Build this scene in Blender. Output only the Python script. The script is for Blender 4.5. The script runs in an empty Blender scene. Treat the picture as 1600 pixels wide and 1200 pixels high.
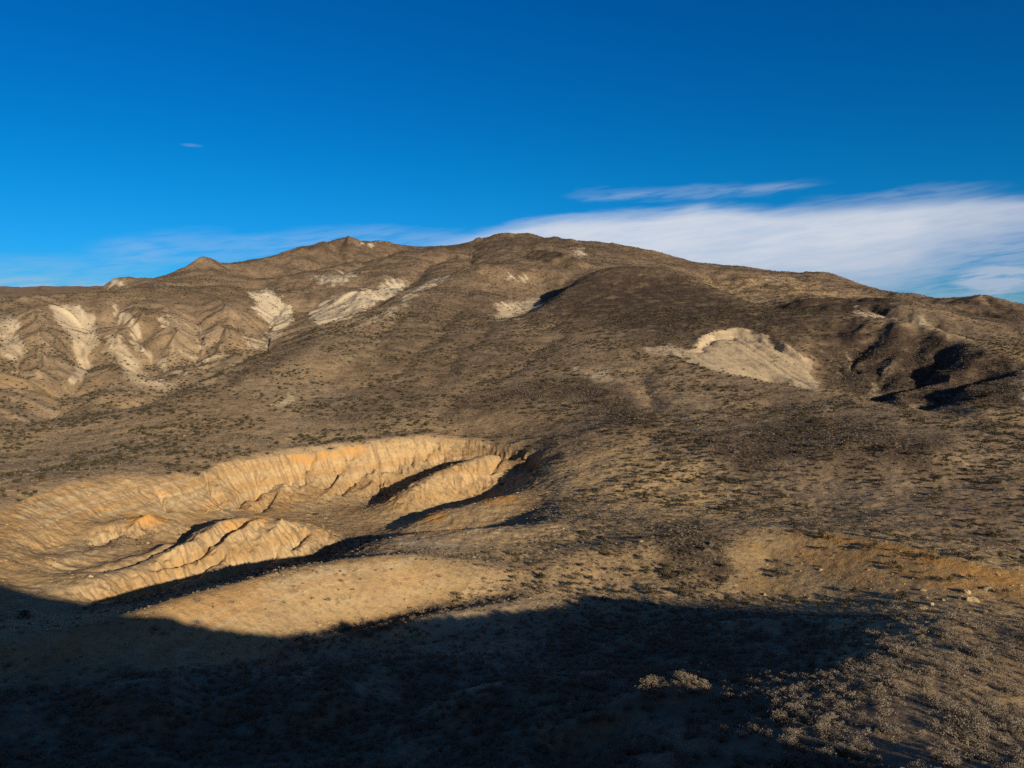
import bpy, math, random, os
import numpy as np

S = bpy.context.scene
R = math.radians
QUICK = False

# ------------------------------------------------------------------ camera
F = 1244.0                      # focal length in photo pixels (1600 wide)
PITCH = R(4.6)
cam_d = bpy.data.cameras.new("camera")
cam_d.sensor_width = 36.0
cam_d.lens = 36.0 * F / 1600.0
cam_d.clip_start = 0.1
cam_d.clip_end = 20000
cam = bpy.data.objects.new("camera", cam_d)
S.collection.objects.link(cam)
cam.location = (0, 0, 0)
cam.rotation_euler = (R(90) - PITCH, 0, 0)
S.camera = cam

# ------------------------------------------------------------------ sun + sky
SUN_AZ, SUN_EL = 144.0, 14.0     # clockwise from the view direction (+Y)
sun_d = bpy.data.lights.new("sun", 'SUN')
sun_d.energy = 4.8
sun_d.angle = R(0.55)
sun_d.color = (1.0, 0.84, 0.62)
sun = bpy.data.objects.new("sun", sun_d)
S.collection.objects.link(sun)
sun.rotation_euler = (R(90 - SUN_EL), 0, R(180 - SUN_AZ) + R(0))
SV = np.array([math.sin(R(SUN_AZ)) * math.cos(R(SUN_EL)), math.cos(R(SUN_AZ)) * math.cos(R(SUN_EL)), math.sin(R(SUN_EL))])
import mathutils
sun.rotation_euler = mathutils.Vector(SV).to_track_quat('Z', 'Y').to_euler()

W = bpy.data.worlds.new("World")
S.world = W
W.use_nodes = True
wn, wl = W.node_tree.nodes, W.node_tree.links
wn.clear()
w_out = wn.new('ShaderNodeOutputWorld')
w_bg = wn.new('ShaderNodeBackground')
sky = wn.new('ShaderNodeTexSky')
sky.sky_type = 'NISHITA'
sky.sun_disc = False
sky.sun_elevation = R(SUN_EL)
sky.sun_rotation = R(SUN_AZ)
sky.altitude = 1500
sky.air_density = 1.0
sky.dust_density = 0.3
sky.ozone_density = 3.0
w_bg.inputs['Strength'].default_value = 0.050
hsv = wn.new('ShaderNodeHueSaturation'); hsv.inputs['Saturation'].default_value = 1.35
wl.new(sky.outputs[0], hsv.inputs['Color'])
tint = wn.new('ShaderNodeMix'); tint.data_type = 'RGBA'; tint.blend_type = 'MULTIPLY'; tint.inputs['Factor'].default_value = 1
tint.inputs[7].default_value = (.14, 1.06, 1.42, 1)
wl.new(hsv.outputs[0], tint.inputs[6])

wl.new(w_bg.outputs[0], w_out.inputs['Surface'])

# clouds: the far cirrus bank, placed by bearing and elevation
def wm(op, *a, clamp=False):
    n_ = wn.new('ShaderNodeMath'); n_.operation = op; n_.use_clamp = clamp
    for i, v in enumerate(a):
        if hasattr(v, 'is_output'): wl.new(v, n_.inputs[i])
        else: n_.inputs[i].default_value = v
    return n_.outputs[0]
def wstep(v, a, b, c=0., d=1.):
    n_ = wn.new('ShaderNodeMapRange'); n_.interpolation_type = 'SMOOTHSTEP'
    for k, x in zip(('Value','From Min','From Max','To Min','To Max'), (v, a, b, c, d)):
        if hasattr(x, 'is_output'): wl.new(x, n_.inputs[k])
        else: n_.inputs[k].default_value = x
    return n_.outputs[0]
wtc = wn.new('ShaderNodeTexCoord'); wsp = wn.new('ShaderNodeSeparateXYZ'); wl.new(wtc.outputs['Generated'], wsp.inputs[0])
wx, wy, wz = wsp.outputs
AZ = wm('ARCTAN2', wx, wy)                                  # bearing, radians right of the view
EL = wm('DIVIDE', wz, wm('SQRT', wm('ADD', wm('MULTIPLY', wx, wx), wm('MULTIPLY', wy, wy))))
# deep blue away from the sun, paler on the sun's side; less green low down
tlo = wn.new('ShaderNodeMix'); tlo.data_type = 'RGBA'; tlo.inputs[6].default_value = (.14,.76,1.48,1); tlo.inputs[7].default_value = (.06,1.0,1.34,1)
wl.new(wstep(EL, .0, .2), tlo.inputs['Factor'])
wl.new(tlo.outputs[2], tint.inputs[7])
side = wn.new('ShaderNodeMix'); side.data_type = 'RGBA'; wl.new(wstep(wy, -.35, .35), side.inputs['Factor'])
pale_sky = wn.new('ShaderNodeHueSaturation'); pale_sky.inputs['Saturation'].default_value = .8; pale_sky.inputs['Value'].default_value = .6; wl.new(sky.outputs[0], pale_sky.inputs['Color'])
wl.new(pale_sky.outputs[0], side.inputs[6]); wl.new(tint.outputs[2], side.inputs[7]); wl.new(side.outputs[2], w_bg.inputs['Color'])
def wnoise(sx, sy, det, off=0., rough=.6, dist=0.):
    cb = wn.new('ShaderNodeCombineXYZ')
    wl.new(wm('ADD', wm('MULTIPLY', AZ, sx), off), cb.inputs[0])
    wl.new(wm('ADD', wm('MULTIPLY', EL, sy), wm('MULTIPLY', AZ, sy*-.12)), cb.inputs[1])
    n_ = wn.new('ShaderNodeTexNoise'); n_.inputs['Scale'].default_value = 1; n_.inputs['Detail'].default_value = det
    n_.inputs['Roughness'].default_value = rough; n_.inputs['Distortion'].default_value = dist; wl.new(cb.outputs[0], n_.inputs['Vector'])
    return n_.outputs['Fac']
def wcurve(ptsl):
    fc = wn.new('ShaderNodeFloatCurve'); c = fc.mapping.curves[0]
    while len(c.points) > 2: c.points.remove(c.points[1])
    c.points[0].location = ptsl[0]; c.points[-1].location = ptsl[-1]
    for p in ptsl[1:-1]: c.points.new(*p)
    fc.mapping.update(); wl.new(wm('ADD', wm('MULTIPLY', AZ, .8), .5), fc.inputs['Value'])
    return fc.outputs[0]
def dirpt(px, py):                                           # -> (azimuth+.5, elevation*3+.5)
    a = (px-800)/F; v = -(py-600)/F
    y = math.cos(PITCH)+v*math.sin(PITCH); z = -math.sin(PITCH)+v*math.cos(PITCH)
    return (math.atan2(a, y)+.5, z/math.hypot(a, y)*3+.2)
def elc(pp): return wm('DIVIDE', wm('SUBTRACT', wcurve([((dirpt(*p)[0]-.5)*.8+.5, dirpt(*p)[1]) for p in pp]), .2), 3.)
n1_ = wnoise(9, 55, 5, 3.1, .55); n2_ = wnoise(22, 160, 4, 7.7, .6, .4); n3_ = wnoise(5, 20, 3, 1.3)
e_ = wm('ADD', EL, wm('ADD', wm('MULTIPLY', wm('SUBTRACT', n1_, .5), .022), wm('MULTIPLY', wm('SUBTRACT', n2_, .5), .010)))
top_ = elc([(600,392),(740,370),(850,348),(1000,338),(1120,326),(1230,334),(1350,328),(1480,318),(1620,312)])
bot_ = elc([(600,450),(1000,470),(1250,465),(1350,455),(1430,430),(1500,400),(1570,375),(1640,355)])
bank = wm('MULTIPLY', wstep(e_, wm('ADD', top_, .012), wm('SUBTRACT', top_, .010)), wstep(e_, wm('SUBTRACT', bot_, .030), wm('ADD', bot_, .030)))
bank = wm('MULTIPLY', bank, wstep(AZ, -.16, .03))
bank = wm('MULTIPLY', bank, wm('ADD', wm('ADD', .74, wm('MULTIPLY', n3_, .36)), wm('MULTIPLY', wm('ADD', wm('SUBTRACT', n2_, .5), wm('SUBTRACT', n1_, .5)), .38)), clamp=True)
def blob(px, py, hw, hh, amt, tilt=0., nn=None):
    a, e = dirpt(px, py); a -= .5; e = (e-.2)/3
    da = wm('DIVIDE', wm('SUBTRACT', AZ, a), hw/F)
    de = wm('DIVIDE', wm('SUBTRACT', wm('SUBTRACT', e_ if nn is None else EL, e), wm('MULTIPLY', wm('SUBTRACT', AZ, a), tilt)), hh/F)
    r = wm('ADD', wm('MULTIPLY', da, da), wm('MULTIPLY', de, de))
    return wm('MULTIPLY', wstep(r, 1.0, .0), wm('MULTIPLY', wstep(n2_, .3, .62, .25, 1.), amt))
parts_ = [blob(1090,300,200,15,.17,.02), blob(960,305,90,10,.12,-.03), blob(1200,293,80,6,.12,.01,1), blob(1380,312,170,16,.22,.05), blob(1570,435,70,26,.65,.12), blob(1520,440,150,70,.5,.1), blob(1600,352,130,50,.3,.1),
          blob(300,227,18,3,.12,0,1), blob(60,446,170,13,.42,.02), blob(330,392,190,34,.2,.03), blob(20,430,240,34,.25), blob(620,376,260,24,.2), blob(200,400,60,30,.12)]
veil = parts_[0]
for p_ in parts_[1:]: veil = wm('ADD', veil, p_)
cm_ = wm('SUBTRACT', 1., wm('MULTIPLY', wm('SUBTRACT', 1., bank), wm('SUBTRACT', 1., wm('MINIMUM', veil, .9))))
cm_ = wm('MULTIPLY', cm_, .90)
cbg = wn.new('ShaderNodeBackground'); cbg.inputs['Strength'].default_value = .70
ccol = wn.new('ShaderNodeMix'); ccol.data_type = 'RGBA'
wl.new(wstep(wm('SUBTRACT', wm('ADD', EL, wm('MULTIPLY', n1_, .03)), bot_), 0., .10), ccol.inputs['Factor'])
ccol.inputs[6].default_value = (.44,.51,.65,1); ccol.inputs[7].default_value = (.70,.73,.79,1)
wl.new(ccol.outputs[2], cbg.inputs['Color'])
wmx = wn.new('ShaderNodeMixShader'); wl.new(cm_, wmx.inputs[0]); wl.new(w_bg.outputs[0], wmx.inputs[1]); wl.new(cbg.outputs[0], wmx.inputs[2])
wl.new(wmx.outputs[0], w_out.inputs['Surface'])

S.view_settings.view_transform = 'Standard'
S.view_settings.look = 'None'
S.view_settings.exposure = 0.5
S.cycles.use_denoising = False
S.view_settings.gamma = 1.0
S.cycles.max_bounces = 4
S.cycles.diffuse_bounces = 2

# ------------------------------------------------------------------ photo measurements -> directions
def ray(px, py):
    a = (np.asarray(px, float) - 800.0) / F
    v = -(np.asarray(py, float) - 600.0) / F
    y = math.cos(PITCH) + v * math.sin(PITCH)
    z = -math.sin(PITCH) + v * math.cos(PITCH)
    return np.arctan2(a, y), z / np.hypot(a, y)

def project(x, y, z):
    cy = y * math.cos(PITCH) - z * math.sin(PITCH)
    cz = y * math.sin(PITCH) + z * math.cos(PITCH)
    cy = np.maximum(cy, 1e-3)
    return 800 + F * x / cy, 600 - F * cz / cy

PTS = []
def line(pts, dpy=0.0, dk=1.0, step=32):
    """a surveyed line on the ground: (px, py, distance in m)"""
    for (a, b) in zip(pts[:-1], pts[1:]):
        n = max(1, int(math.hypot(b[0]-a[0], b[1]-a[1]) / step + .5))
        for i in range(n):
            t = i / n
            PTS.append((a[0]+(b[0]-a[0])*t, a[1]+(b[1]-a[1])*t + dpy, dk*math.exp(math.log(a[2])*(1-t)+math.log(b[2])*t)))
    PTS.append((pts[-1][0], pts[-1][1]+dpy, pts[-1][2]*dk))
def pts(*ps):
    for p in ps: PTS.append(p)

# --- skyline
SKY_L = [(-150,478,630),(-60,468,630),(0,467,630),(40,466,635),(100,464,645),(150,457,660)]
SKY = [(150,456,700),(175,443,800),(190,438,800),(240,437,820),(270,429,850),(305,417,880),(325,408,880),(342,413,880),(370,409,900),(400,405,950),(450,398,980),(475,386,1000),(505,379,1030),(520,382,1030),(545,374,1050),(570,379,1060),(605,379,1080),
       (650,386,1120),(720,384,1150),(745,374,1150),(780,367,1150),(830,367,1150),(850,374,1150),(872,372,1150),(890,375,1150),(925,377,1150),(1000,388,1130),(1050,400,1100),(1088,412,1080),(1150,414,1080),(1210,425,1060),
       (1290,430,1050),(1340,443,1000),(1380,454,960),(1420,462,930),(1450,466,900),(1490,467,860),(1540,467,850),(1600,480,820),(1750,505,800)]
line(SKY_L); line(SKY, step=22)
line(SKY_L, 14, 1.15); line(SKY, 14, 1.12, 60); line(SKY, 45, 1.6, 120)
# --- left block crest in front of the skyline ridge
LC = [(150,457,660),(230,447,680),(300,448,695),(350,447,705),(400,452,730)]
line(LC); line(LC[1:], 3, 1.07)
pts((100,482,850),(0,486,850),(250,443,740),(330,440,760),(330,425,820),(480,405,930),(560,392,1010),(560,430,800),(600,415,880),(650,425,820),(690,405,950),(690,415,850),(545,384,1030),(600,388,1050))
RG1 = [(675,386,1020),(640,392,1000),(600,399,970),(545,408,920),(520,415,890),(496,421,860),(450,430,820),(418,435,800)]
line(RG1, 0, 1, 20); line(RG1, 6, 1.05, 40)
DK2 = [(812,405,835),(835,399,835),(870,404,818),(900,404,805),(928,417,775)]
line(DK2, 0, 1, 16); line(DK2, 5, 1.05, 40)
XR_ = [(1465,481,770),(1500,475,760),(1540,481,745),(1600,498,720),(1700,520,700)]
line(XR_, 0, 1, 25); line(XR_, 6, 1.05, 50)
# --- left block face: spurs and gullies
pts((10,520,520),(60,520,490),(140,520,575),(215,520,505),(295,520,550),(365,515,530),(430,515,600),(470,500,620),
    (20,570,430),(60,570,418),(130,570,485),(200,575,425),(290,580,435),(340,560,470),(400,540,500),(450,520,540),
    (60,490,550),(125,490,600),(220,490,565),(300,490,605),(365,485,600),(425,480,670),(500,455,740),(470,470,700),
    (0,600,390),(40,605,375),(95,605,410),(160,610,370),(230,610,372),(0,635,345),(80,640,350),(150,650,325),(200,637,345),(80,665,318),(0,665,320))
DOME = [(488,489,640),(510,472,655),(535,460,668),(560,451,680),(590,448,700),(620,444,720)]
line(DOME); line(DOME, 4, 1.05); pts((500,500,590),(540,485,610),(580,468,640),(620,455,680),(640,445,700))
# --- main spur crest from the centre down to the lower left, hidden valley behind
B = [(712,426,770),(690,432,730),(660,441,675),(625,458,615),(600,475,570),(550,492,520),(492,512,480),(440,537,445),(400,556,420),(350,578,392),(300,600,368),(262,617,350),(220,635,338)]
line(B); line(B[3:], 9, 1.06); line(B[4:-1], 1, 1.14)
pts((150,672,305),(80,690,295),(0,712,280),(60,720,262))
# --- centre
pts((740,412,750),(750,420,720),(790,410,810),(800,430,720),(770,460,620),(800,470,600),(870,425,740),(700,460,600),(700,500,490),(650,480,540),(650,520,450),(600,520,440),(560,540,405),
    (800,385,1000),(870,388,1000),(950,395,1000),(1000,402,1000),(740,392,1000),(1050,410,1000))
C = [(884,453,610),(905,437,630),(925,426,645),(955,419,655),(1000,417,655),(1050,419,645),(1090,436,615),(1130,456,585),(1160,468,560),(1230,484,515),(1300,492,480),(1380,498,455),(1450,510,440),(1520,532,420),(1600,560,395),(1700,590,370)]
line(C); line(C[3:], 8, 1.07); line(C[3:], 2, 1.16, 60)
line([(884,453,600),(868,466,575),(850,478,550),(820,493,525)], 0, 1, 12)
line([(872,457,690),(850,474,635),(832,486,580),(812,494,540)], 0, 1, 12)
pts((950,450,590),(1000,450,590),(1050,470,540),(900,480,540),(940,500,490),(1000,500,480),(1100,500,470),(1100,480,520),(1200,510,455),(1250,535,425),(880,500,500),(1180,495,490))
# --- right back ridges
pts((1130,425,950),(1200,450,880),(1300,452,880),(1120,446,800),(1180,462,740),(1250,466,720),(1400,470,720),(1480,492,680))
Y = [(1195,473,650),(1280,474,640),(1340,473,640),(1400,468,650),(1460,481,620),(1530,505,580),(1600,526,560),(1700,545,540)]
line(Y); line(Y, 4, 1.06, 60); pts((1220,481,625),(1300,486,600),(1350,500,580),(1400,505,575),(1400,520,545),(1460,515,570),(1450,526,530),(1520,530,530))
# --- crest of the front slope, hollow behind it (right)
WC = [(1008,547,388),(1045,556,378),(1080,563,368),(1130,580,352),(1200,598,334),(1290,613,312),(1400,633,292),(1500,651,276),(1600,668,262),(1720,692,248)]
line(WC); line(WC[4:], 10, 1.07)
pts((1080,545,395),(1110,519,440),(1150,516,445),(1200,530,430),(1240,550,412),(1265,572,398),(1284,606,352),(1272,598,372),
    (1150,560,392),(1200,575,378),(1240,592,362),
    (1300,520,450),(1300,560,415),(1290,590,385),(1345,560,420),(1350,600,380),(1395,560,410),(1400,605,372),(1450,545,425),(1470,580,400),(1430,625,330),(1500,560,395),(1520,600,372),(1560,600,350),(1600,570,385),(1600,620,325),(1540,640,305))
# --- broad middle slope
pts((0,745,240),(0,725,262),(150,715,250),(300,700,252),(300,650,305),(450,650,305),(450,600,355),(550,650,308),(550,600,358),(600,560,390),(700,650,304),(700,600,345),(700,550,400),
    (800,650,296),(800,600,338),(800,550,395),(850,520,450),(900,650,285),(900,600,328),(900,550,390),(970,540,400),(1000,600,318),(1000,650,264),(1100,700,228),(1100,650,270),(1100,600,325),(1200,640,288),(1300,700,222),(1300,650,270),
    (1450,700,222),(1500,750,210),(1500,670,255),(1600,800,186),(1600,750,209),(1600,700,240),(900,700,244),(900,750,213),(1000,700,236),(1000,750,207),(1000,800,181),(1100,800,182),(1100,750,207),(1200,790,186),(1300,750,205),(1400,800,181),
    (1300,800,183),(1000,850,152),(1000,900,141),(1100,860,149),(1100,905,140),(900,860,150),(940,910,139))
# --- badlands: rim and cliff foot
RIM = [(-150,850,170),(0,793,186),(60,768,196),(150,749,206),(240,743,213),(320,740,221),(350,726,229),(450,708,246),(500,702,252),(560,695,260),(620,689,268),(690,683,277),(720,688,277),(760,692,273),(800,697,265),(842,712,249)]
line(RIM, 0, 1, 20)
line(RIM[6:], 32, .985, 20); line(RIM[4:], -8, 1.03, 30)
FOOT = [(-120,915,150),(0,860,166),(60,832,178),(150,814,188),(250,802,198),(330,797,207),(400,797,217),(480,797,226),(560,790,236),(600,784,241)]
line(FOOT, 0, 1, 25)
line([(745,714,262),(700,732,253),(655,755,245),(625,777,236)], 4, 1, 14)
Q = [(800,699,261),(770,708,256),(735,716,251),(690,732,243),(655,748,235),(630,770,227)]
line(Q, 0, 1, 14)
line([(790,736,251),(740,758,242),(690,775,233),(640,790,223)], 0, 1, 16)
line([(822,738,243),(790,762,240),(750,781,236),(700,798,226),(650,813,214),(600,828,202),(560,840,192),(500,861,176),(400,888,161),(300,910,154),(200,932,147),(80,957,140)], 0, 1, 20)
line([(850,708,248),(860,730,232),(856,758,217),(848,783,203),(835,803,189),(824,817,179)], 0, 1, 12)
P = [(812,771,212),(780,775,209),(750,785,205),(715,797,201)]
line(P, 0, 1, 14)
line([(692,796,204),(672,806,200),(640,824,193)], 0, 1, 14)
line([(825,800,194),(790,815,189),(740,832,183),(660,842,178)], 4, 1, 16)
N2 = [(575,852,160),(600,841,163),(640,834,166),(720,826,168),(817,822,170),(884,818,171),(950,814,172)]
line(N2, 0, 1, 20)
pts((620,860,152),(720,852,156),(820,848,159),(900,848,160),(700,868,148),(800,880,146))
M1 = [(60,866,171),(120,842,179),(160,818,184),(190,808,187),(240,805,189),(290,818,190),(318,828,190)]
line(M1, 0, 1, 16); line(M1[2:-1], 5, 1.025, 20)
line([(67,872,165),(111,868,168),(200,858,174),(243,844,180)], 0, 1, 20)
M2 = [(50,922,150),(101,893,157),(169,876,162),(219,863,166),(253,849,170),(304,826,176),(371,805,182),(405,803,184),(480,820,184),(530,837,184)]
line(M2, 0, 1, 16); line(M2[1:-2], 4, 1.02, 20)
line([(120,914,149),(250,894,156),(330,880,161),(420,862,168),(490,851,176)], 0, 1, 20)
# near lit ridge
N1 = [(-150,1022,103),(0,1000,104),(100,982,109),(180,963,113),(280,933,119),(400,901,127),(460,885,131),(530,875,135),(600,866,138),(640,864,141),(740,880,141),(800,893,140)]
line(N1, 0, 1, 22); line(N1[2:9], 6, 1.05, 30)
line([(-100,1060,95),(0,1050,99),(200,1015,106),(400,1004,112),(500,992,116),(580,975,121),(660,955,126),(740,940,129),(820,926,130)], 3, 1.0, 30)
line([(500,996,113),(600,976,118),(700,955,122),(820,936,127)], 0, 1, 30)
pts((560,1010,112),(700,985,116),(800,965,120))
# shaded floor of the foreground
pts((-100,1200,78),(0,1200,76),(200,1200,73),(400,1200,70),(600,1200,65),(800,1200,58),(1000,1200,49),(1200,1200,45),(1350,1200,46),(1430,1200,46),(1500,1200,49),(1600,1200,54),(1700,1200,58),
    (0,1120,86),(200,1120,85),(400,1120,82),(600,1120,77),(800,1120,70),(1000,1120,62),(1000,1160,55),(1150,1150,50),(1200,1110,59),(1300,1150,51),
    (200,1060,96),(400,1060,95),(600,1060,90),(800,1060,84),(900,1050,82),(600,1030,106),(400,1030,108),(800,1010,106),(900,1000,108),(900,955,122),(1000,960,121),(1000,1000,103),(1000,935,130))
K1 = [(900,1050,84),(960,1046,81),(1000,1047,79),(1100,1043,74),(1180,1056,68),(1250,1063,65),(1310,1054,67),(1340,1042,71)]
line(K1, 0, 1, 25); line(K1[1:6], 8, 1.1, 40)
K2 = [(1100,975,110),(1150,968,108),(1200,964,106),(1250,962,104),(1350,966,101),(1450,962,97),(1500,966,95),(1600,990,96),(1720,1022,98)]
line(K2, 0, 1, 25); line(K2[2:], 5, 1.06, 40)
pts((1400,974,117),(1500,984,114),(1600,1002,104),(1250,967,119))
pts((1100,1005,99),(1150,1010,95),(1220,1018,90),(1300,1030,80),(1250,985,98),(1350,990,90),(1400,1010,81),(1450,988,90),(1400,1060,67),(1500,1020,81),(1500,1060,72),(1500,1120,61),(1600,1060,79),(1600,1020,88),(1600,1120,69),(1400,1120,58),(1700,1100,77))
# orange slope on the right
O = [(1180,823,163),(1240,826,162),(1300,831,160),(1380,841,156),(1450,855,152),(1530,871,149),(1600,890,147),(1720,925,144)]
line(O, 0, 1, 25)
line(O, -12, 1.06, 60)
pts((1200,880,150),(1300,880,148),(1300,910,141),(1400,900,142),(1450,925,136),(1550,930,137),(1600,950,133),(1300,938,134),(1200,930,136),(1100,938,131),(1500,945,131),(1700,990,126))
# under the camera, below the picture's edge
for px in range(-150, 1800, 150):
    th, t0 = ray(px, 1200)
    PTS.append((px, 1330, 26)); PTS.append((px, 1420, 16)); PTS.append((px, 1560, 8)); PTS.append((px, 1800, 3.5))

P_ = np.array(PTS)
TH, TT = ray(P_[:,0], P_[:,1])
U = np.stack([TH, np.log(P_[:,2])], 1)
V = TT * F
# drop near duplicates
keep = []
for i in range(len(U)):
    if all((U[i,0]-U[j,0])**2 + (U[i,1]-U[j,1])**2 > .006**2 for j in keep): keep.append(i)
U, V = U[keep], V[keep]
n = len(U)
def kern(d2): return -np.sqrt(d2 + .003**2)
d2 = ((U[:,None,:]-U[None,:,:])**2).sum(2)
A = np.zeros((n+3, n+3)); A[:n,:n] = kern(d2) + np.diag(np.where(U[:,1] > math.log(420), .0008, .002))
A[:n,n] = 1; A[:n,n+1:] = U; A[n,:n] = 1; A[n+1:,:n] = U.T
sol = np.linalg.solve(A, np.concatenate([V, [0,0,0]]))
TH0, TH1 = R(-39), R(39)
L0, L1 = math.log(2.0), math.log(1700.0)
GC, GR = (440, 860)
ga = np.linspace(TH0, TH1, GC); gl = np.linspace(L0, L1, GR)
grid = np.empty((GR, GC))
for i in range(0, GR, 20):
    q = np.stack(np.meshgrid(ga, gl[i:i+20]), -1).reshape(-1, 2)
    dd = (q[:,None,0]-U[None,:,0])**2 + (q[:,None,1]-U[None,:,1])**2
    grid[i:i+20] = (kern(dd) @ sol[:n] + sol[n] + q @ sol[n+1:]).reshape(-1, GC)
def blur(a, s, ax):
    k = int(3*s)+1; w = np.exp(-.5*(np.arange(-k,k+1)/s)**2); w /= w.sum()
    p = [(0,0),(0,0)]; p[ax] = (k,k); b = np.pad(a, p, mode='edge'); o = np.zeros_like(a)
    for i in range(2*k+1):
        o += w[i] * (b[i:i+a.shape[0],:] if ax == 0 else b[:,i:i+a.shape[1]])
    return o
grid = blur(blur(grid, .9, 0), .55, 1)

def cubic(a, f, ax):
    i = np.clip(np.floor(f).astype(int), 1, a.shape[ax]-3); t = f - i
    sh = [1,1]; sh[ax] = -1; t = t.reshape(sh)
    g = lambda k: np.take(a, i+k, axis=ax)
    p0,p1,p2,p3 = g(-1),g(0),g(1),g(2)
    return p1 + .5*t*(p2-p0 + t*(2*p0-5*p1+4*p2-p3 + t*(3*(p1-p2)+p3-p0)))

# ------------------------------------------------------------------ fine polar grid rows
NC = 700 if QUICK else 1300
NR = 800 if QUICK else 1500
ls = np.linspace(L0, L1, 4000)
rr_ = np.exp(ls)
dens = np.where(rr_ < 25, .15, np.where(rr_ < 85, .8, np.where(rr_ < 250, 2.3, np.where(rr_ < 500, 1.1, np.where(rr_ < 1200, 1.0, .3)))))
cum = np.cumsum(dens); cum = (cum-cum[0])/(cum[-1]-cum[0])
lrow = np.interp(np.linspace(0,1,NR), cum, ls)
acol = np.linspace(TH0, TH1, NC)
tf = cubic(grid, (lrow-L0)/(L1-L0)*(GR-1), 0)
tf = cubic(tf, (acol-TH0)/(TH1-TH0)*(GC-1), 1) / F
RR = np.exp(lrow)[:,None]; AA = acol[None,:]
Z = tf * RR
X = RR*np.sin(AA); Yc = RR*np.cos(AA)

# ------------------------------------------------------------------ noise
def h2(ix, iy, s):
    n_ = (ix.astype(np.int64)*374761393 + iy.astype(np.int64)*668265263 + s*2147483647) & 0xffffffff
    n_ = ((n_ ^ (n_ >> 13)) * 1274126177) & 0xffffffff
    n_ = (n_ ^ (n_ >> 16))
    return (n_ & 0xffffff).astype(np.float32) / 16777216.0
def vnoise(x, y, s=0):
    ix = np.floor(x); iy = np.floor(y); fx = (x-ix).astype(np.float32); fy = (y-iy).astype(np.float32)
    ix = ix.astype(np.int64); iy = iy.astype(np.int64)
    def gr(dx, dy):
        a = h2(ix+dx, iy+dy, s)*6.2831853
        return np.cos(a)*(fx-dx) + np.sin(a)*(fy-dy)
    u = fx*fx*fx*(fx*(fx*6-15)+10); v = fy*fy*fy*(fy*(fy*6-15)+10)
    a = gr(0,0); a = a + (gr(1,0)-a)*u
    b = gr(0,1); b = b + (gr(1,1)-b)*u
    return (a + (b-a)*v)*1.5
def fbm(x, y, o=4, s=0, g=.5):
    r = 0; a = 1
    for k in range(o):
        r = r + a*vnoise(x*2**k+17.3*k, y*2**k-9.1*k, s+k*7); a *= g
    return r
def gully(x, y, gx, gy, wl_, s, k=.55):
    """stripes of wavelength wl_ running down the fall line"""
    c = 1.4*wl_; X_ = x/c; Y_ = y/c
    ix = np.floor(X_).astype(np.int64); iy = np.floor(Y_).astype(np.int64)
    acc = 0; wt = 1e-4
    px_ = -gy; py_ = gx
    for dx in (-1,0,1):
        for dy in (-1,0,1):
            jx = ix+dx; jy = iy+dy
            ox = X_-(jx+h2(jx,jy,s)); oy = Y_-(jy+h2(jx,jy,s+1))
            w = np.exp(-(ox*ox+oy*oy)*2.2).astype(np.float32)
            ph = (ox*px_+oy*py_)*c/wl_*6.2831853 + (h2(jx,jy,s+2)-.5)*3.2
            acc = acc + w*np.cos(ph); wt = wt + w
    return acc/wt
def smooth(a, b, x):
    t = np.clip((x-a)/(b-a), 0, 1); return t*t*(3-2*t)

PX, PY = project(X, Yc, Z)
PXw = PX + 9*fbm(X/18., Yc/18., 5, 91, .6) ; PYw = PY + 5*fbm(X/14., Yc/14., 5, 57, .6)
def area(poly, feather=8, r0=0, r1=1e9):
    """soft mask of a surveyed outcrop; poly in photo pixels, limited to a distance range"""
    poly = np.array(poly, float)
    lo = poly.min(0)-3*feather; hi = poly.max(0)+3*feather
    sel = (PXw>lo[0])&(PXw<hi[0])&(PYw>lo[1])&(PYw<hi[1])&((RR>r0)&(RR<r1))
    m = np.zeros(PX.shape, np.float32)
    x = PXw[sel]; y = PYw[sel]
    if x.size == 0: return m
    d = np.full(x.shape, 1e9); ins = np.zeros(x.shape, bool)
    for (a, b) in zip(poly, np.roll(poly, -1, 0)):
        e = b-a; t = np.clip(((x-a[0])*e[0]+(y-a[1])*e[1])/(e@e+1e-9), 0, 1)
        d = np.minimum(d, np.hypot(x-a[0]-t*e[0], y-a[1]-t*e[1]))
        c = ((a[1]>y) != (b[1]>y)); xi = a[0]+(y-a[1])*(e[0])/(e[1] if abs(e[1])>1e-9 else 1e-9)
        ins ^= c & (x < xi)
    sd = np.where(ins, d, -d)
    m[sel] = smooth(-feather, feather, sd)
    return m
def union(*ms):
    o = np.zeros(PX.shape, np.float32)
    for m in ms: o = np.maximum(o, m)
    return o

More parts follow.
